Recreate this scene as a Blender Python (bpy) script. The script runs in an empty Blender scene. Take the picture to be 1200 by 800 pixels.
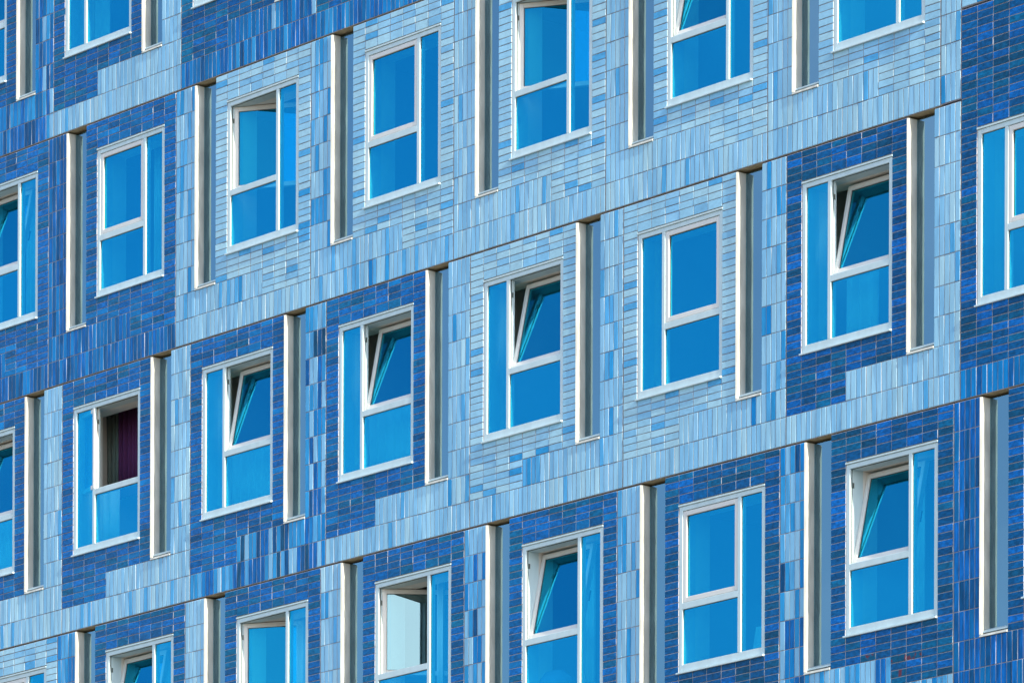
import bpy, math, random
from mathutils import Vector, Matrix
random.seed(11)
S = bpy.context.scene
COL = S.collection

# ------------------------------------------------------------------ camera
CAM_F, CAM_A, CAM_ROLL = 7100.0, 0.893392, 0.0032837       # focal length in photo pixels, yaw, roll
CAM_Y0, CAM_P = 2108.2, (60.0393, -41.3708, -13.9658)
cd = bpy.data.cameras.new('camera')
cam = bpy.data.objects.new('camera', cd); COL.objects.link(cam)
cd.sensor_width = 36.0; cd.sensor_fit = 'HORIZONTAL'
cd.lens = CAM_F / 1200 * 36
cd.shift_x = math.sin(CAM_ROLL) * (CAM_Y0 - 400) / 1200      # level camera with a rising front: verticals stay parallel
cd.shift_y = math.cos(CAM_ROLL) * (CAM_Y0 - 400) / 1200
cd.clip_start = 0.5; cd.clip_end = 9000
cam.matrix_world = Matrix.Translation(CAM_P) @ (Matrix.Rotation(CAM_A, 4, 'Z') @ Matrix.Rotation(math.pi/2, 4, 'X') @ Matrix.Rotation(CAM_ROLL, 4, 'Z'))
S.camera = cam

# ------------------------------------------------------------------ daylight
SUN = Vector((1.0, -0.066, 0.46)).normalized()
w = bpy.data.worlds.new('World'); S.world = w; w.use_nodes = True
wn = w.node_tree
bg = wn.nodes['Background']
sky = wn.nodes.new('ShaderNodeTexSky'); sky.sky_type = 'NISHITA'; sky.sun_disc = False
sky.sun_elevation = math.asin(SUN.z); sky.sun_rotation = math.atan2(SUN.x, SUN.y)
sky.air_density = 1.0; sky.dust_density = 1.8; sky.ozone_density = 3.0
tc = wn.nodes.new('ShaderNodeTexCoord'); cn = wn.nodes.new('ShaderNodeTexNoise')
cn.inputs['Scale'].default_value = 3.2; cn.inputs['Detail'].default_value = 7; cn.inputs['Roughness'].default_value = 0.55; cn.inputs['Distortion'].default_value = 0.6
cmr = wn.nodes.new('ShaderNodeMapRange'); cmr.inputs['From Min'].default_value = 0.42; cmr.inputs['From Max'].default_value = 0.80; cmr.inputs['To Max'].default_value = 0.45
cmx = wn.nodes.new('ShaderNodeMix'); cmx.data_type = 'RGBA'; cmx.inputs['B'].default_value = (8.0, 8.6, 9.2, 1)      # thin veils of cloud all over the sky
wn.links.new(tc.outputs['Generated'], cn.inputs['Vector']); wn.links.new(cn.outputs[0], cmr.inputs['Value'])
wn.links.new(cmr.outputs[0], cmx.inputs['Factor']); wn.links.new(sky.outputs[0], cmx.inputs['A']); wn.links.new(cmx.outputs['Result'], bg.inputs[0]); bg.inputs[1].default_value = 0.15
ld = bpy.data.lights.new('sun', 'SUN'); ld.energy = 4.0; ld.angle = math.radians(0.5); ld.color = (1.0, 0.87, 0.68)
sun = bpy.data.objects.new('sun', ld); COL.objects.link(sun)
sun.rotation_euler = (-SUN).to_track_quat('-Z', 'Y').to_euler(); sun.location = (30, -10, 30)
S.view_settings.view_transform = 'Standard'; S.view_settings.look = 'None'
S.view_settings.gamma = 1.0; S.view_settings.exposure = 1.05

# ------------------------------------------------------------------ materials
def lin(c):
    return tuple((v/255/12.92) if v/255 <= 0.04045 else ((v/255+0.055)/1.055)**2.4 for v in c)
def nodes(name):
    m = bpy.data.materials.new(name); m.use_nodes = True
    nt = m.node_tree; return m, nt, nt.nodes['Principled BSDF']
def N(nt, t, **kw):
    n = nt.nodes.new(t)
    for k, v in kw.items(): setattr(n, k, v)
    return n
def plain(name, rgb, rough=0.5, var=0.12, scale=6.0, bump=0.0, spec=0.5, metal=0.0, run=1.0):
    m, nt, b = nodes(name)
    g = N(nt, 'ShaderNodeNewGeometry')
    tx = N(nt, 'ShaderNodeTexNoise'); tx.inputs['Scale'].default_value = scale; tx.inputs['Detail'].default_value = 5
    mp = N(nt, 'ShaderNodeMapping'); mp.inputs['Scale'].default_value = (1, 1, run)
    nt.links.new(g.outputs['Position'], mp.inputs['Vector']); nt.links.new(mp.outputs[0], tx.inputs['Vector'])
    mr = N(nt, 'ShaderNodeMapRange'); mr.inputs['From Min'].default_value = 0.3; mr.inputs['From Max'].default_value = 0.7
    mr.inputs['To Min'].default_value = 1-var; mr.inputs['To Max'].default_value = 1+var*0.4
    nt.links.new(tx.outputs[0], mr.inputs['Value'])
    mx = N(nt, 'ShaderNodeVectorMath', operation='SCALE'); mx.inputs[0].default_value = rgb
    nt.links.new(mr.outputs[0], mx.inputs['Scale']); nt.links.new(mx.outputs[0], b.inputs['Base Color'])
    b.inputs['Roughness'].default_value = rough; b.inputs['Specular IOR Level'].default_value = spec
    b.inputs['Metallic'].default_value = metal
    if bump:
        bp = N(nt, 'ShaderNodeBump'); bp.inputs['Strength'].default_value = bump; bp.inputs['Distance'].default_value = 0.004
        nt.links.new(tx.outputs[0], bp.inputs['Height']); nt.links.new(bp.outputs[0], b.inputs['Normal'])
    return m

ILL = (0.98, 0.955, 1.01)        # how bright a white surface of the front reads in the photograph
def glaze(name, srgb, upright, var, stain=False):
    """glazed ceramic: cloudy colour, a tone of its own for every tile, slightly wavy gloss"""
    c = lin(srgb); rgb = tuple(min(0.80, max(0.0004, c[i]/ILL[i])) for i in range(3))
    m, nt, b = nodes(name)
    g = N(nt, 'ShaderNodeNewGeometry'); oi = N(nt, 'ShaderNodeObjectInfo')
    sm = N(nt, 'ShaderNodeMath', operation='ADD'); nt.links.new(g.outputs['Random Per Island'], sm.inputs[0]); nt.links.new(oi.outputs['Random'], sm.inputs[1])
    fr = N(nt, 'ShaderNodeMath', operation='FRACT'); nt.links.new(sm.outputs[0], fr.inputs[0])
    mp = N(nt, 'ShaderNodeMapping'); mp.inputs['Scale'].default_value = (34, 34, 5) if upright else (17, 17, 40)
    nt.links.new(g.outputs['Position'], mp.inputs['Vector'])
    ofs = N(nt, 'ShaderNodeVectorMath', operation='ADD')
    cm = N(nt, 'ShaderNodeCombineXYZ'); ml = N(nt, 'ShaderNodeMath', operation='MULTIPLY'); ml.inputs[1].default_value = 57.0
    nt.links.new(fr.outputs[0], ml.inputs[0]); nt.links.new(ml.outputs[0], cm.inputs[0]); nt.links.new(ml.outputs[0], cm.inputs[1])
    nt.links.new(mp.outputs[0], ofs.inputs[0]); nt.links.new(cm.outputs[0], ofs.inputs[1])
    tx = N(nt, 'ShaderNodeTexNoise'); tx.inputs['Scale'].default_value = 1.0; tx.inputs['Detail'].default_value = 4; tx.inputs['Roughness'].default_value = 0.6
    nt.links.new(ofs.outputs[0], tx.inputs['Vector'])
    a1 = N(nt, 'ShaderNodeMapRange'); a1.inputs['From Min'].default_value = 0.36; a1.inputs['From Max'].default_value = 0.64
    a1.inputs['To Min'].default_value = 1-var; a1.inputs['To Max'].default_value = 1+var
    nt.links.new(tx.outputs[0], a1.inputs['Value'])
    a2 = N(nt, 'ShaderNodeMapRange'); a2.inputs['To Min'].default_value = 1-0.6*var; a2.inputs['To Max'].default_value = 1+0.5*var
    nt.links.new(fr.outputs[0], a2.inputs['Value'])
    mm = N(nt, 'ShaderNodeMath', operation='MULTIPLY'); nt.links.new(a1.outputs[0], mm.inputs[0]); nt.links.new(a2.outputs[0], mm.inputs[1])
    wm = N(nt, 'ShaderNodeMapping'); wm.inputs['Scale'].default_value = (2.6, 2.6, 0.7); nt.links.new(g.outputs['Position'], wm.inputs['Vector'])
    wt = N(nt, 'ShaderNodeTexNoise'); wt.inputs['Scale'].default_value = 1.0; wt.inputs['Detail'].default_value = 6; nt.links.new(wm.outputs[0], wt.inputs['Vector'])
    wr_ = N(nt, 'ShaderNodeMapRange'); wr_.inputs['From Min'].default_value = 0.32; wr_.inputs['From Max'].default_value = 0.68
    wr_.inputs['To Min'].default_value = 0.88; wr_.inputs['To Max'].default_value = 1.09; nt.links.new(wt.outputs[0], wr_.inputs['Value'])
    m3 = N(nt, 'ShaderNodeMath', operation='MULTIPLY'); nt.links.new(mm.outputs[0], m3.inputs[0]); nt.links.new(wr_.outputs[0], m3.inputs[1])
    vm = N(nt, 'ShaderNodeVectorMath', operation='SCALE'); vm.inputs[0].default_value = rgb
    nt.links.new(m3.outputs[0], vm.inputs['Scale'])
    col = vm.outputs[0]
    if stain:
        t2 = N(nt, 'ShaderNodeTexNoise'); t2.inputs['Scale'].default_value = 12.0; nt.links.new(g.outputs['Position'], t2.inputs['Vector'])
        r2 = N(nt, 'ShaderNodeMapRange'); r2.inputs['From Min'].default_value = 0.54; r2.inputs['From Max'].default_value = 0.60
        nt.links.new(t2.outputs[0], r2.inputs['Value'])
        mc = N(nt, 'ShaderNodeMix', data_type='RGBA'); mc.inputs['B'].default_value = (0.13, 0.02, 0.03, 1)
        nt.links.new(r2.outputs[0], mc.inputs['Factor']); nt.links.new(col, mc.inputs['A']); col = mc.outputs['Result']
    nt.links.new(col, b.inputs['Base Color'])
    rr = N(nt, 'ShaderNodeMapRange'); rr.inputs['To Min'].default_value = 0.16; rr.inputs['To Max'].default_value = 0.34
    nt.links.new(fr.outputs[0], rr.inputs['Value']); nt.links.new(rr.outputs[0], b.inputs['Roughness'])
    b.inputs['Specular IOR Level'].default_value = 0.30
    b.inputs['Specular Tint'].default_value = (0.6, 0.8, 1.0, 1) if srgb[0] > 120 else (0.06, 0.6, 1.0, 1)
    bp = N(nt, 'ShaderNodeBump'); bp.inputs['Strength'].default_value = 0.12; bp.inputs['Distance'].default_value = 0.003
    nt.links.new(tx.outputs[0], bp.inputs['Height']); nt.links.new(bp.outputs[0], b.inputs['Normal'])
    return m

TONES = {   # glaze tones as the eye reads them on the wall
 'L1': (166,208,234), 'L2': (149,199,232), 'L3': (130,188,230), 'L4': (142,194,233),
 'M1': (84,166,224), 'M2': (44,146,212), 'M3': (10,126,202),
 'B1': (0,122,198), 'B2': (0,106,174),
 'D1': (0,84,146), 'D2': (0,94,144), 'D3': (0,98,178), 'T1': (2,106,154),
 'N1': (0,78,138), 'N2': (4,72,114), 'N3': (0,94,178), 'N4': (16,66,104), 'ST': (0,76,116)}
VAR = {'L': .065, 'M': .12, 'B': .20, 'D': .34, 'T': .28, 'N': .38, 'S': .3}
MAT = {}
for k, c in TONES.items():
    for up in (0, 1): MAT[(k, up)] = glaze('glaze_' + k + ('_upright' if up else ''), c, up, VAR[k[0]], k == 'ST')
TONE_KEYS = list(MAT.keys()); TONE_IX = {k: i for i, k in enumerate(TONE_KEYS)}
PAL = {
 'HL': dict(L1=33, L2=38, L3=20, L4=8, M1=6, M2=.8),
 'SL': dict(L2=38, L3=30, L4=16, L1=12, M1=4, M2=.6),
 'SLM': dict(L3=36, L2=28, L4=12, M1=18, M2=7, M3=1),
 'SM': dict(M2=42, M1=26, M3=26, L3=6),
 'SX': dict(M2=26, L3=22, M1=18, M3=8, N2=13, D3=15, N1=8),
 'SXL': dict(L3=32, L2=12, M1=22, M2=22, M3=8, D3=8, N1=3),
 'SXD': dict(D3=26, B2=24, N1=9, M3=22, M2=15, L3=5),
 'HD': dict(D1=34, D2=22, D3=34, T1=6, B2=6),
 'HB': dict(D3=46, B2=26, D1=20, D2=10, B1=6),
 'HN': dict(N1=36, D1=22, N3=22, N2=12, D2=12, N4=1),
 'SD': dict(D3=38, B2=24, D1=26, M3=10, N1=6),
 'SB': dict(B1=44, B2=30, D3=16, M3=12),
 'SN': dict(N3=34, D3=28, N1=26, B2=12)}
def pick(p):
    d = PAL[p]; return random.choices(list(d), weights=list(d.values()))[0]

M_GROUT = plain('grout', (0.32, 0.335, 0.41), 0.9, 0.2, 30, 0.2)
M_PALEGROUT = plain('pale_grout', (0.43, 0.46, 0.54), 0.9, 0.2, 30, 0.2)
M_BOARD = plain('cement_board', (0.50, 0.44, 0.30), 0.9, 0.2, 12, 0.2)
M_CLAY = plain('pale_clay_body', (0.50, 0.52, 0.57), 0.85, 0.15, 30)
M_FRAME = plain('white_window_paint', (0.56, 0.715, 0.765), 0.38, 0.09, 9.0, 0.0, run=0.3)
M_CASING = plain('pale_metal_casing', (0.53, 0.56, 0.53), 0.42, 0.26, 12.0, 0.05, run=0.25)
M_SASH = plain('white_sash_paint', (0.72, 0.73, 0.71), 0.4, 0.06, 3.0)
M_PLATE = plain('grey_metal', (0.16, 0.19, 0.17), 0.4, 0.1, 20, 0, metal=0.6)
M_SLAB = plain('concrete', (0.34, 0.32, 0.29), 0.9, 0.2, 4, 0.3)
M_PLASTER = plain('inner_plaster', (0.58, 0.56, 0.52), 0.9, 0.08, 2)
M_GASKET = plain('black_gasket', (0.02, 0.022, 0.025), 0.6, 0.1, 10)
M_REVEAL = plain('white_reveal_paint', (0.80, 0.79, 0.75), 0.7, 0.06, 3)
M_CURT = plain('pale_curtain_cloth', (0.82, 0.84, 0.80), 0.95, 0.1, 3)
M_GREYC = plain('grey_curtain_cloth', (0.19, 0.24, 0.22), 0.95, 0.2, 3)
M_PURP = plain('purple_curtain_cloth', (0.12, 0.025, 0.115), 0.9, 0.2, 3)
M_GROUND = plain('paving', (0.19, 0.155, 0.11), 0.9, 0.3, 0.4, 0.2)
M_WHITE = plain('white_cloth', (0.78, 0.78, 0.76), 0.9, 0.1, 8)
M_CARD = plain('blue_card', (0.20, 0.34, 0.55), 0.8, 0.1, 8)

def glass(name, refl, trans, fac):
    """solar control glass: a blue metallic coating that mirrors the sky, and a blue body tint"""
    m = bpy.data.materials.new(name); m.use_nodes = True; nt = m.node_tree; nt.nodes.clear()
    out = N(nt, 'ShaderNodeOutputMaterial'); mix = N(nt, 'ShaderNodeMixShader')
    gl = N(nt, 'ShaderNodeBsdfGlossy'); gl.inputs['Color'].default_value = (*refl, 1); gl.inputs['Roughness'].default_value = 0.0
    tr = N(nt, 'ShaderNodeBsdfTransparent'); tr.inputs['Color'].default_value = (*trans, 1)
    lw = N(nt, 'ShaderNodeLayerWeight'); lw.inputs['Blend'].default_value = 0.35
    mr = N(nt, 'ShaderNodeMapRange'); mr.inputs['To Min'].default_value = fac; mr.inputs['To Max'].default_value = min(1, fac+0.4)
    nt.links.new(lw.outputs['Fresnel'], mr.inputs['Value']); nt.links.new(mr.outputs[0], mix.inputs[0])
    tx = N(nt, 'ShaderNodeTexNoise'); tx.inputs['Scale'].default_value = 1.7; tx.inputs['Detail'].default_value = 1
    g = N(nt, 'ShaderNodeNewGeometry'); nt.links.new(g.outputs['Position'], tx.inputs['Vector'])
    bp = N(nt, 'ShaderNodeBump'); bp.inputs['Strength'].default_value = 0.10; bp.inputs['Distance'].default_value = 0.01
    nt.links.new(tx.outputs[0], bp.inputs['Height']); nt.links.new(bp.outputs[0], gl.inputs['Normal'])
    nt.links.new(tr.outputs[0], mix.inputs[1]); nt.links.new(gl.outputs[0], mix.inputs[2]); nt.links.new(mix.outputs[0], out.inputs[0])
    return m
M_GLASS = glass('blue_coated_glass', (0.02, 0.545, 0.98), (0.28, 0.97, 0.98), 0.34)
M_SLITGLASS = glass('narrow_window_glass', (0.34, 0.55, 0.68), (0.35, 0.75, 0.8), 0.42)
M_HORIZONGLASS = glass('horizon_tint_glass', (0.38, 0.57, 0.60), (0.6, 0.9, 0.95), 0.42)  # same glazing; the bright horizon's reflection is put into its paler colour
m = bpy.data.materials.new('clear_edge'); m.use_nodes = True; m.node_tree.nodes.clear()
_o = m.node_tree.nodes.new('ShaderNodeOutputMaterial'); _t = m.node_tree.nodes.new('ShaderNodeBsdfTransparent')
_t.inputs['Color'].default_value = (0.97, 0.99, 0.99, 1); m.node_tree.links.new(_t.outputs[0], _o.inputs[0]); M_CLEAR = m

# ------------------------------------------------------------------ mesh helpers
class MB:
    def __init__(s): s.v = []; s.f = []; s.mi = []
    def box(s, x0, x1, y0, y1, z0, z1, mi=0, front=None):
        b = len(s.v)
        s.v += [(x0,y0,z0),(x1,y0,z0),(x1,y1,z0),(x0,y1,z0),(x0,y0,z1),(x1,y0,z1),(x1,y1,z1),(x0,y1,z1)]
        for q, k in (((0,3,2,1),mi),((4,5,6,7),mi),((0,1,5,4),mi if front is None else front),((1,2,6,5),mi),((2,3,7,6),mi),((3,0,4,7),mi)):
            s.f.append(tuple(b+i for i in q)); s.mi.append(k)
        return s
    def prism(s, x0, x1, prof, mi=0):          # profile in (y, z), wound so that faces point outwards
        b = len(s.v); n = len(prof)
        s.v += [(x0, y, z) for y, z in prof] + [(x1, y, z) for y, z in prof]
        for i in range(n):
            j = (i+1) % n; s.f.append((b+i, b+j, b+n+j, b+n+i)); s.mi.append(mi)
        s.f.append(tuple(b+i for i in reversed(range(n)))); s.f.append(tuple(b+n+i for i in range(n))); s.mi += [mi, mi]
        return s
    def mesh(s, name, mats):
        me = bpy.data.meshes.new(name); me.from_pydata(s.v, [], s.f)
        for m in mats: me.materials.append(m)
        me.polygons.foreach_set('material_index', s.mi); me.update()
        return me
WORLD = {}
def link(name, data, parent=None, loc=(0,0,0), rot=None):
    """loc is in world space; parents are never turned, so the local place is a difference"""
    o = bpy.data.objects.new(name, data); COL.objects.link(o)
    l = Vector(loc); WORLD[o.name] = l
    if parent is not None:
        o.parent = parent; o.location = l - WORLD[parent.name]
    else: o.location = l
    if rot: o.rotation_euler = rot
    return o
def bevel(o, wdt):
    md = o.modifiers.new('bevel', 'BEVEL'); md.width = wdt; md.segments = 1; md.limit_method = 'ANGLE'
    return o

_tile_cache = {}
def tile_geo(wd, ht):
    c, t, d = 0.0026, 0.020, 0.0020
    a, b = wd/2, ht/2
    v = [(-a+c,0,-b+c),(a-c,0,-b+c),(a-c,0,b-c),(-a+c,0,b-c),
         (-a,d,-b),(a,d,-b),(a,d,b),(-a,d,b), (-a,t,-b),(a,t,-b),(a,t,b),(-a,t,b)]
    f = [(0,1,2,3)]; k = [0]                     # face and arris are glazed, the sides show the clay body
    for i in range(4):
        j = (i+1) % 4
        f.append((i+4, j+4, j, i)); f.append((i+8, j+8, j+4, i+4)); k += [0, 1]
    return v, f, k

# ------------------------------------------------------------------ ground and building shell
gm = MB(); R = 4000.0
gm.v = [(-R,-R,0),(R,-R,0),(R,R,0),(-R,R,0)]; gm.f = [(0,1,2,3)]; gm.mi = [0]
ground = link('ground', gm.mesh('ground', [M_GROUND]), None, (0, 0, -15.7)); ground['kind'] = 'structure'

H, WM = 3.0, 2.62351
OFF = {1: -0.20611, 2: -0.30159, 3: 0.0, 4: -0.08901}
BASE = {1: 6.0, 2: 3.0, 3: 0.0, 4: -3.0}
XL, XR = -5.6, 18.6
bld = link('apartment_building', None, None, (6.5, 0, -15.7))
bld['label'] = 'tall apartment building clad in light and dark blue glazed tiles with white framed windows'
bld['category'] = 'building'
sl = MB().box(XL, XR, 0.215, 4.0, -0.13, 0.13).mesh('floor_slab', [M_SLAB])
for z in (-3, 0, 3, 6, 9): link('floor_slab', sl, bld, (0, 0, z))
link('back_wall', MB().box(XL, XR, 4.005, 4.3, -15.7, 12).mesh('back_wall', [M_PLASTER]), bld)
link('lower_wall', MB().box(XL, XR, 0.0, 0.30, -15.7, -3.16).mesh('lower_wall', [plain('lower_wall_render', (0.12, 0.28, 0.5), 0.6)]), bld)
link('upper_wall', MB().box(XL, XR, 0.0, 0.30, 9.16, 12).mesh('upper_wall', [plain('upper_wall_render', (0.12, 0.28, 0.5), 0.6)]), bld)
for x in (XL-0.3, XR): link('end_wall', MB().box(x, x+0.295, 0.0, 4.3, -15.7, 12).mesh('end_wall', [M_PLASTER]), bld)

# ------------------------------------------------------------------ panels and tiles
TILES = []      # kind, x, z, w, h, tone, panel
P8, U0 = 0.2288, 0.006
WA, WB, SA, SB, UE = 0.240, 1.6076, 1.838, 2.236, 2.6185
JT = 0.0080
def cell(panel, kind, x0, x1, z0, z1, pal, tone=None):
    TILES.append((kind, (x0+x1)/2, (z0+z1)/2, x1-x0-JT, z1-z0-JT, tone or pick(pal), panel))

def make_panel(row, i, H_, V_, U_, L_, label, top=3.0):
    typ = 'A' if row in (2, 4) else 'B'
    X0 = OFF[row] + i*WM; Z0 = BASE[row]
    mu = (lambda a, b: (X0+a, X0+b)) if typ == 'B' else (lambda a, b: (X0+WM-b, X0+WM-a))
    m = MB(); zt = top-0.007
    def bb(a, b, z0, z1):
        x0, x1 = mu(a, b); m.box(x0-X0, x1-X0, 0.0085, 0.21, z0, z1, 1, 0)
    bb(0.004, WM-0.004, 0.007, 0.60); bb(0.004, WA-0.003, 0.60, zt); bb(WA-0.003, WB+0.003, 0.60, 0.902)
    bb(WA-0.003, WB+0.003, 2.679, zt); bb(WB+0.003, SA, 0.60, zt); bb(SB, WM-0.004, 0.60, zt)
    if top > 3: bb(SA, SB, 2.985, zt)
    pan = link('facade_panel', m.mesh('facade_panel', [M_GROUT if H_ == 'HL' else M_PALEGROUT, M_BOARD]), bld, (X0, 0, Z0))
    pan['label'] = label
    # horizontal courses
    for c in range(8):
        a, b = U0+c*P8, U0+(c+1)*P8
        x0, x1 = mu(a, b)
        k0 = 4 if (c < 4 or U_ is None) else 8
        for k in range(k0, int(round(top/0.075))):
            z0, z1 = k*0.075, (k+1)*0.075
            if 1 <= c <= 6 and 11 < k < 36: continue
            if z1 > top-0.02: z1 = top-0.010
            if 1 <= c <= 6 and k == 36: z0 = 2.676
            cell(pan, 'tile', x0, x1, Z0+z0, Z0+z1, H_)
    if U_ is None:                               # courses run on below the narrow window and the strip
        for (a, b) in ((SA, SB), (SB, UE)):
            n = 2; q = (b-a)/n
            for j in range(n):
                x0, x1 = mu(a+j*q, a+(j+1)*q)
                for k in range(4, 8): cell(pan, 'tile', x0, x1, Z0+k*0.075, Z0+(k+1)*0.075, H_)
    # upright strip beside the narrow window
    for k in range(2, int(round(top/0.3))):
        for j in range(5):
            q = (UE-SB)/5; x0, x1 = mu(SB+j*q, SB+(j+1)*q)
            cell(pan, 'upright_tile', x0, x1, Z0+k*0.3, Z0+min((k+1)*0.3, top-0.010), V_)
    # two upright rows at the foot
    if U_:
        a0 = U0+4*P8; q = (UE-a0)/22
        for j in range(22):
            x0, x1 = mu(a0+j*q, a0+(j+1)*q); cell(pan, 'upright_tile', x0, x1, Z0+0.3, Z0+0.6, U_)
    q = (UE-U0)/34
    for j in range(34):
        x0, x1 = mu(U0+j*q, U0+(j+1)*q); cell(pan, 'upright_tile', x0, x1, Z0+0.008, Z0+0.3, L_)
    pt = MB().box(-0.06, 0.06, 0.22, 3.99, 0.14, 2.86)
    link('partition_wall', pt.mesh('partition_wall', [M_PLASTER]), bld, (X0, 0, Z0))
    return pan, X0, Z0, mu

# ------------------------------------------------------------------ windows
def ring(x0, x1, z0, z1, wd, y0, y1):
    return MB().box(x0, x0+wd, y0, y1, z0, z1).box(x1-wd, x1, y0, y1, z0, z1).box(x0+wd, x1-wd, y0, y1, z0, z0+wd).box(x0+wd, x1-wd, y0, y1, z1-wd, z1)
FY, GY = 0.007, 0.026
def pane(parent, x0, x1, z0, z1, y, org, rot=None, mat=None, name='pane'):
    mb = MB().box(x0-org[0], x1-org[0], y-org[1], y+0.008-org[1], z0-org[2], z1-org[2], 1, 0)
    o = link(name, mb.mesh(name, [mat or M_GLASS, M_CLEAR]), parent, org, rot)
    return o
def make_window(X0, Z0, mu, typ, state, label):
    wl, wr = mu(WA, WB)
    ZB, ZT = Z0+0.913, Z0+2.648
    org = (wl, 0, Z0+0.89)
    if typ == 'B': n0, n1, o0, o1 = wl+0.053, wl+0.388, wl+0.438, wr-0.051; mx0, mx1 = n1, o0
    else:          o0, o1, n0, n1 = wl+0.053, wr-0.431, wr-0.381, wr-0.051; mx0, mx1 = o1, n0
    lz, tz0, tz1, uz = Z0+0.985, Z0+1.566, Z0+1.634, Z0+2.600
    f = MB()
    def fb(a, b, y0, y1, c, d): f.box(a-org[0], b-org[0], y0, y1, c-org[2], d-org[2])
    fb(wl, min(n0, o0), FY, 0.19, ZB, ZT); fb(max(n1, o1), wr, FY, 0.19, ZB, ZT)
    fb(min(n0, o0), max(n1, o1), FY, 0.19, ZB, lz); fb(min(n0, o0), max(n1, o1), FY, 0.19, uz, ZT)
    fb(mx0, mx1, FY, 0.085, lz, uz); fb(o0, o1, FY, 0.085, tz0, tz1)
    win = bevel(link('window', f.mesh('window', [M_FRAME]), bld, org), 0.003)
    win['label'] = label
    # head trim and sill
    t = MB().box(-0.006, wr-wl+0.006, -0.006, 0.04, ZT+0.002-org[2], ZT+0.020-org[2])
    bevel(link('head_trim', t.mesh('head_trim', [M_FRAME]), win, org), 0.002)
    s = MB().prism(-0.016, wr-wl+0.004, [(-0.026,-0.004),(0.03,-0.004),(0.03,0.022),(0.0065,0.022),(-0.026,0.013)])
    bevel(link('sill', s.mesh('sill', [M_FRAME]), win, org), 0.002)
    pane(win, n0-.004, n1+.004, lz-.004, uz+.004, GY, org)
    pane(win, o0-.004, o1+.004, lz-.004, tz0+.004, GY, org)
    # glazing bead seen as a dark line round the fixed panes
    for (a, b, c, d) in ((n0, n1, lz, uz), (o0, o1, lz, tz0)):
        g = ring(a-org[0]+.0005, b-org[0]-.0005, c-org[2]+.0005, d-org[2]-.0005, 0.005, GY-0.002, GY-0.0005)
        link('gasket', g.mesh('gasket', [M_GASKET]), win, org)
    # opening sash
    a, b, c, d = o0+0.004, o1-0.004, tz1+0.004, uz-0.004
    y0, th, rw = 0.013, 0.060, 0.052
    rot = None; piv = (a, y0, c)
    if state.startswith('tilt'): piv = (a, y0+0.03, c+0.002); rot = (-math.radians(float(state[4:])), 0, 0)
    elif state.startswith('side'): piv = (a, y0+0.045, c); rot = (0, 0, math.radians(float(state[4:])))
    elif state == 'shut': piv = (a, y0, c)
    sh = ring(0, b-a, 0, d-c, rw, 0, th)
    so = bevel(link('sash', sh.mesh('sash', [M_SASH]), win, piv, rot), 0.004)
    g = ring(rw-.001, b-a-rw+.001, rw-.001, d-c-rw+.001, 0.006, 0.018, 0.022)
    link('gasket', g.mesh('gasket', [M_GASKET]), win, piv, rot)
    pm = MB().box(rw-.004, b-a-rw+.004, 0.0225, 0.030, rw-.004, d-c-rw+.004, 1, 0)
    link('pane', pm.mesh('sash_pane', [M_HORIZONGLASS if state == 'side55' else M_GLASS, M_CLEAR]), win, piv, rot)
    hd = MB().box(b-a-0.034, b-a-0.018, th, th+0.012, 0.40, 0.46).box(b-a-0.034, b-a-0.018, th+0.012, th+0.03, 0.335, 0.45)
    link('handle', hd.mesh('handle', [M_PLATE]), win, piv, rot)
    rv = MB().box(0.0, 0.049, 0.1903, 0.39, 0.0105, 1.757).box(wr-wl-0.047, wr-wl, 0.1903, 0.39, 0.0105, 1.757).box(0.049, wr-wl-0.047, 0.1903, 0.39, 1.714, 1.757)
    link('reveal', rv.mesh('reveal', [M_REVEAL]), win, org)
    wb = MB().box(-0.03, wr-wl+0.03, 0.2105, 0.46, -0.03, 0.01)
    link('window_board', wb.mesh('window_board', [M_SASH]), win, org)
    if state != 'shut':
        g = ring(o0-org[0]+.0004, o1-org[0]-.0004, tz1-org[2]+.0004, uz-org[2]-.0004, 0.003, 0.030, 0.039)
        link('gasket', g.mesh('gasket', [M_GASKET]), win, org)
        k = MB().box(o0-org[0]+.0003, o0-org[0]+0.003, 0.045, 0.066, uz-0.19-org[2], uz-0.135-org[2])
        link('strike_plate', k.mesh('strike_plate', [M_PLATE]), win, org)
    return dict(win=win, n=(n0, n1), o=(o0, o1), lz=lz, tz0=tz0, tz1=tz1, uz=uz)

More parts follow.
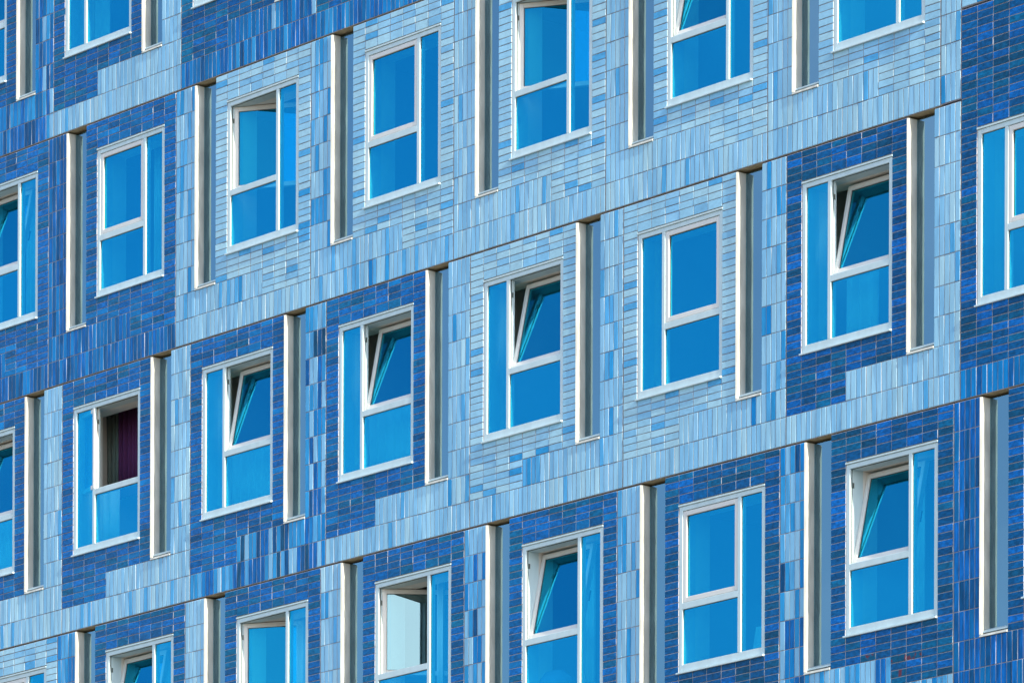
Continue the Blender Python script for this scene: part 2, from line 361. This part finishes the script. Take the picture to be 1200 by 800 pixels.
def make_slit(X0, Z0, mu, label, top=2.985):
    a, b = mu(SA, SB)
    a += 0.001; b -= 0.001
    org = (a, 0, Z0+0.598); wd = b-a; h = top-0.598-0.003
    m = MB()
    b0 = len(m.v)                                  # left jamb with a folded lip that turns into the opening
    pr = [(0.0, -0.012), (0.026, 0.001), (0.026, 0.20), (0.0, 0.20)]
    m.v += [(x, y, 0.026) for x, y in pr] + [(x, y, h) for x, y in pr]
    for k in range(4):
        n = (k+1) % 4; m.f.append((b0+k, b0+n, b0+4+n, b0+4+k)); m.mi.append(0)
    m.f += [(b0+3, b0+2, b0+1, b0), (b0+4, b0+5, b0+6, b0+7)]; m.mi += [0, 0]
    m.box(wd-0.006, wd, 0.02, 0.20, 0.026, h)
    m.prism(0, wd, [(-0.015, 0.0), (0.05, 0.0), (0.05, 0.0255), (-0.004, 0.0255)])
    o = bevel(link('narrow_window', m.mesh('narrow_window', [M_CASING]), bld, org), 0.0015)
    if label: o['label'] = label
    s = MB().prism(0.0265, wd-0.0065, [(0.012,0.042),(0.1045,0.042),(0.1045,0.096),(0.012,0.058)])
    link('sill', s.mesh('slit_sill', [M_FRAME]), o, org)
    p = MB().box(0.026, wd-0.006, 0.105, 0.113, 0.03, h-0.001, 1, 0)
    link('pane', p.mesh('slit_pane', [M_SLITGLASS, M_CLEAR]), o, org)
    bk = MB().box(0.026, wd-0.006, 0.119, 0.20, 0.03, h-0.001)  # dark block behind the pane; its colour stands for the unlit interior
    link('dark_backing', bk.mesh('slit_dark_backing', [plain_cached()]), o, org)
_pc = []
def plain_cached():
    if not _pc: _pc.append(plain('room_darkness', (0.035, 0.055, 0.055), 0.9, 0.1, 3))
    return _pc[0]

def curtain(x0, x1, z0, z1, y, mat, label, pleat=0.09, amp=0.022, group=None):
    n = max(6, int((x1-x0)/pleat*8)); v = []; f = []
    for i in range(n+1):
        t = i/n; x = x0+(x1-x0)*t
        yy = amp*math.sin(2*math.pi*(x1-x0)*t/pleat) + 0.4*amp*math.sin(5.1*t*(x1-x0)/pleat+1.3)
        v += [(x-x0, yy, 0), (x-x0+0.01*math.sin(9*t), yy*1.15, z1-z0)]
    for i in range(n): f.append((2*i, 2*i+2, 2*i+3, 2*i+1))
    me = bpy.data.meshes.new('curtain'); me.from_pydata(v, [], f); me.materials.append(mat)
    for p in me.polygons: p.use_smooth = True
    o = link('curtain', me, None, (x0, y, z0)); md = o.modifiers.new('cloth', 'SOLIDIFY'); md.thickness = 0.004
    o['label'] = label; o['category'] = 'curtain'; o['group'] = group or 'pale curtains behind the windows'
    return o

# every storey in the photograph, left to right: colours of the courses, the strip and the two upright rows,
# how the sash stands, where curtains hang (fraction of the wide pane, narrow pane drawn or not), and which one it is
PLAN = {
 1: {-2: ('HD','SXD','SXD','SXD','shut',0,1,''),
     -1: ('HD','SXD','SXD','SXD','tilt11',0,1,'topmost row, cut by the left edge'),
      0: ('HD','SL','SL','SL','shut',.45,1,'topmost row, above the light tile band'),
      1: ('HD','SXD','SXD','SXD','shut',0,1,'topmost row, only its sill showing'),
      2: ('HD','SXD','SXD','SXD','shut',0,1,'')},
 2: {-2: ('HD','SD','SD','SD','shut',0,0,''),
     -1: ('HB','SD','SD','SD','tilt11',0,0,'second row, cut by the left edge'),
      0: ('HB','SD','SD','SD','shut',.60,0,'second row, dark tiles left of pale wall'),
      1: ('HL','SLM','SLM','SL','side33',.45,0,'second row, leftmost in pale tiles'),
      2: ('HL','SLM','SLM','SLM','shut',.55,0,'second row, second in pale tiles'),
      3: ('HL','SL','SL','SL','side33',.5,0,'second row, third in pale tiles'),
      4: ('HL','SL','SL','SL','tilt11',.5,0,'second row, fourth in pale tiles'),
      5: ('HL','SL','SL','SL','shut',.5,0,'second row, rightmost, cut by top edge')},
 3: {-2: ('HD','SL','SL','SL','tilt11',0,1,''),
     -1: ('HB','SL','SL','SL','tilt11',0,1,'third row, cut by the left edge'),
      0: ('HB','SL','SL','SL','side166',.3,1,'third row, with the purple curtain'),
      1: ('HB','SX','SX','SX','tilt10.8',0,1,'third row, right of the purple curtain'),
      2: ('HB','SL','SL','SL','tilt11.5',0,1,'third row, dark tiles beside middle pale wall'),
      3: ('HL','SLM','SLM','SL','tilt12',0,1,'third row, middle, in pale tiles'),
      4: ('HL','SLM','SLM','SL','shut',0,1,'third row, shut, in pale tiles'),
      5: ('HN','SL','SL','SL','tilt12',.0,1,'third row, navy tiles between pale strips'),
      6: ('HN','SL',None,'SB','shut',0,1,'third row, at the right edge')},
 4: {-2: ('HL','SL','SL','SL','shut',0,1,''),
     -1: ('HL','SM','SM','SM','shut',.4,0,'bottom row, in the lower left corner'),
      0: ('HD','SM','SM','SM','tilt11',0,1,'bottom row, second from the left'),
      1: ('HD','SL','SL','SL','side33',.4,1,'bottom row, third from the left'),
      2: ('HD','SL','SL','SL','side55',0,0,'bottom row, sash swung wide open'),
      3: ('HD','SXL','SXL','SXL','tilt11.5',.5,1,'bottom row, left of the shut one'),
      4: ('HN','SLM','SLM','SLM','shut',.52,0,'bottom row, the only shut one'),
      5: ('HN','SXL','SXL','SXL','tilt12',.5,0,'bottom row, rightmost, above rust stains'),
      6: ('HN','SN','SN','SN','tilt12',0,0,'')}}
TONEWORD = {'HD': 'dark blue', 'HB': 'deep blue', 'HL': 'pale blue', 'HN': 'navy blue'}
STATE = lambda s: 'shut window' if s == 'shut' else ('window tilted open at the top' if s[0] == 't' else 'window with its sash swung open inwards')
TAN = math.tan(CAM_A)
NETS = {(3,0): (0.0,0.5), (3,1): (0.0,1.1), (3,2): (0.0,1.1), (3,5): (0.30,0.85), (3,-1): (0,1.1), (1,0): (0.0,0.45)}
SIDES = {(2,-1): (0,1.2), (2,0): (0.2,1.1), (4,0): (0,1.2), (4,3): (0.0,0.75), (4,5): (0.35,0.8), (4,2): (0.25,0.7), (4,1): (0,0.8)}
for row in (1, 2, 3, 4):
    typ = 'A' if row in (2, 4) else 'B'
    for i, (h_, v_, u_, l_, st, cf, nar, which) in PLAN[row].items():
        top = 3.9 if (row, i) == (3, 6) else 3.0
        where = which or ('row %s out of view' % ('one', 'two', 'three', 'four')[row-1])
        pan, X0, Z0, mu = make_panel(row, i, h_, v_, u_, l_, TONEWORD[h_] + ' tiled panel, ' + where, top)
        wn_ = make_window(X0, Z0, mu, typ, st, STATE(st) + ', ' + where)
        make_slit(X0, Z0, mu, None)
        if not which: continue
        dep = 0.44; sh = TAN*(dep-GY)         # a curtain's place in the room from where it shows behind the glass
        o0, o1 = wn_['o']; n0, n1 = wn_['n']; zb, zt = Z0+0.905, Z0+2.72
        if (row, i) in NETS:
            a, b = NETS[(row, i)]
            curtain(o0+(o1-o0)*a-sh, o0+(o1-o0)*b-sh, zb, wn_['tz1']+0.10, dep, M_CURT, 'pale net curtain behind the lower pane, ' + where, 0.15, 0.03)
        if (row, i) in SIDES:
            a, b = SIDES[(row, i)]
            curtain(n0+(n1-n0)*a-sh, n0+(n1-n0)*b-sh, zb, zt, dep, M_CURT, 'pale curtain behind the narrow pane, ' + where, 0.08, 0.02)
        if (row, i) == (3, 0):
            curtain(o0+0.06-0.75, o0+0.352-0.75, zb+0.75, zt, 0.62, M_GREYC, 'dark grey green curtain inside the open window, left of the purple curtain', 0.07, 0.02, 'dark curtains in the open window')
            curtain(o0+0.358-0.75, o1-0.42, zb+0.75, zt, 0.62, M_PURP, 'purple curtain hanging inside the wide open window in the third row', 0.085, 0.03, 'dark curtains in the open window')

# right-hand end of the second row: four uprights wide, then the tall navy wall, and the pale panel over it
X0 = OFF[2]+6*WM; XE = OFF[3]+6*WM
pan = link('facade_panel', MB().box(0.004, XE-X0-0.003, 0.0085, 0.21, 0.012, 2.988).mesh('facade_panel', [M_GROUT]), bld, (X0, 0, 3.0))
pan['label'] = 'narrow pale blue strip of upright tiles between the second row and the tall navy wall'
for k in range(10):
    for j in range(4):
        q = (XE-X0-0.012)/4; cell(pan, 'upright_tile', X0+0.006+j*q, X0+0.006+(j+1)*q, 3+max(k*0.3, 0.016), 3+min((k+1)*0.3, 2.984), 'SL')
pan = link('facade_panel', MB().box(0.004, WM-0.004, 0.0085, 0.21, 0.012, 2.08).mesh('facade_panel', [M_GROUT]), bld, (XE, 0, 3.9))
pan['label'] = 'light blue tiled panel over the tall navy wall, only its lower edge in view'
q = (UE-U0)/12
for j in range(12): cell(pan, 'tile', XE+U0+j*q, XE+U0+(j+1)*q, 3.9+0.016, 4.2, 'SLM')
for c in range(11):
    for k in range(4, 27): cell(pan, 'tile', XE+U0+c*P8, XE+U0+(c+1)*P8, 3.9+k*0.075, 3.9+(k+1)*0.075, 'HL')

# small things standing inside on the window boards
def blob(name, pts, mat, loc, label, cat):
    """lathe-like soft thing from (radius, height) rings, a little uneven"""
    n = 14; v = []; f = []
    for r, z in pts:
        for k in range(n):
            a = 2*math.pi*k/n; rr = r*(1+0.08*math.sin(3*a+z*20)); v.append((rr*math.cos(a), 0.6*rr*math.sin(a), z))
    for i in range(len(pts)-1):
        for k in range(n): f.append((i*n+k, i*n+(k+1) % n, (i+1)*n+(k+1) % n, (i+1)*n+k))
    f.append(tuple(reversed(range(n)))); f.append(tuple((len(pts)-1)*n+k for k in range(n)))
    me = bpy.data.meshes.new(name); me.from_pydata(v, [], f); me.materials.append(mat)
    for p in me.polygons: p.use_smooth = True
    o = link(name, me, None, loc); o['label'] = label; o['category'] = cat
    return o

def wx(row, i, u): return OFF[row] + i*WM + u
blob('cloth_bundle', [(.10,0),(.17,.05),(.19,.13),(.13,.20),(.05,.25),(.01,.26)], M_WHITE, (wx(3,0,.22), .34, .901),
     'white cloth bundle inside the narrow pane, below the purple curtain', 'bundle')
blob('cushion', [(.16,0),(.27,.08),(.29,.20),(.24,.33),(.14,.41),(.03,.435)], M_CARD, (wx(4,3,1.16), .35, -3+.901),
     'round blue cushion inside the lower wide pane, bottom row', 'cushion')
fo = MB().box(-.12, .12, 0, .006, 0, .40).box(-.118, .118, .0065, .014, .004, .395).box(-.12, .12, .0145, .020, 0, .40)
fo = link('folder', fo.mesh('folder', [M_WHITE]), None, (wx(4,4,1.98), .27, -3+.901), (-.14, .06, 0))
fo['label'] = 'white folder leaning inside the narrow pane of the shut window, bottom row'; fo['category'] = 'folder'
bx = MB().box(0, .26, 0, .14, 0, .13).box(-.006, .266, -.006, .146, .1305, .16).box(.10, .16, -.0065, .1465, .1605, .163)
bx = link('box', bx.mesh('box', [M_WHITE]), None, (wx(3,4,1.03), .26, .901))
bx['label'] = 'small white box inside the shut window, third row, at its lower right'; bx['category'] = 'box'

# ------------------------------------------------------------------ lay the tiles
def project(x, z):
    dx, dy, dz = x-CAM_P[0], -CAM_P[1], z-CAM_P[2]
    rx = dx*math.cos(CAM_A)+dy*math.sin(CAM_A); fw = -dx*math.sin(CAM_A)+dy*math.cos(CAM_A)
    ix, iy = CAM_F*rx/fw, CAM_Y0-400-CAM_F*dz/fw
    c, s = math.cos(CAM_ROLL), math.sin(CAM_ROLL)
    return 600+c*ix-s*iy, 400+s*ix+c*iy, CAM_F/fw
STAINS = [(1013,772), (1051,773), (1071,771), (1053,785)]
recs = []
for (kind, x, z, wd, ht, tone, pan) in TILES:
    px, py, sc = project(x, z)
    if kind == 'tile' and any(abs(px-sx) < 9 and abs(py-sy) < 4 for sx, sy in STAINS): tone = 'ST'
    inside = 4 < px < 1196 and 6 < py < 794
    recs.append((sc*sc*wd*ht if inside else 0.0, kind, x, z, wd, ht, tone, pan))
for kind in ('tile', 'upright_tile'):
    rs = sorted((r for r in recs if r[1] == kind), key=lambda r: -r[0])
    up = int(kind == 'upright_tile')
    big = MB()
    for n, (ar, _, x, z, wd, ht, tone, pan) in enumerate(rs):
        proud = random.gauss(0, 0.0009); rx = random.gauss(0, 0.006); rz = random.gauss(0, 0.008 if not up else 0.014); ry = random.gauss(0, 0.0025)
        if n < 300 and ar > 0:
            key = (kind, round(wd, 3), round(ht, 3))
            if key not in _tile_cache:
                v, f, mk = tile_geo(wd, ht); me = bpy.data.meshes.new(kind); me.from_pydata(v, [], f); me.materials.append(MAT[(tone, up)]); me.materials.append(M_CLAY)
                me.polygons.foreach_set('material_index', mk); _tile_cache[key] = me
            o = link(kind, _tile_cache[key], pan, (x, proud, z), (rx, ry, rz))
            o.material_slots[0].link = 'OBJECT'; o.material_slots[0].material = MAT[(tone, up)]
        else:
            v, f, mk = tile_geo(wd, ht); b = len(big.v); ix = TONE_IX[(tone, up)]
            big.v += [(x+p[0]-p[1]*rz-p[2]*-ry, proud+p[1]+p[0]*rz-p[2]*rx, z+p[2]+p[1]*rx-p[0]*ry) for p in v]
            for q, mm_ in zip(f, mk): big.f.append(tuple(b+k for k in q)); big.mi.append(len(TONE_KEYS) if mm_ else ix)
    rest = link(kind, big.mesh(kind + '_field', [MAT[k] for k in TONE_KEYS] + [M_CLAY]), bld)
    rest['kind'] = 'stuff'
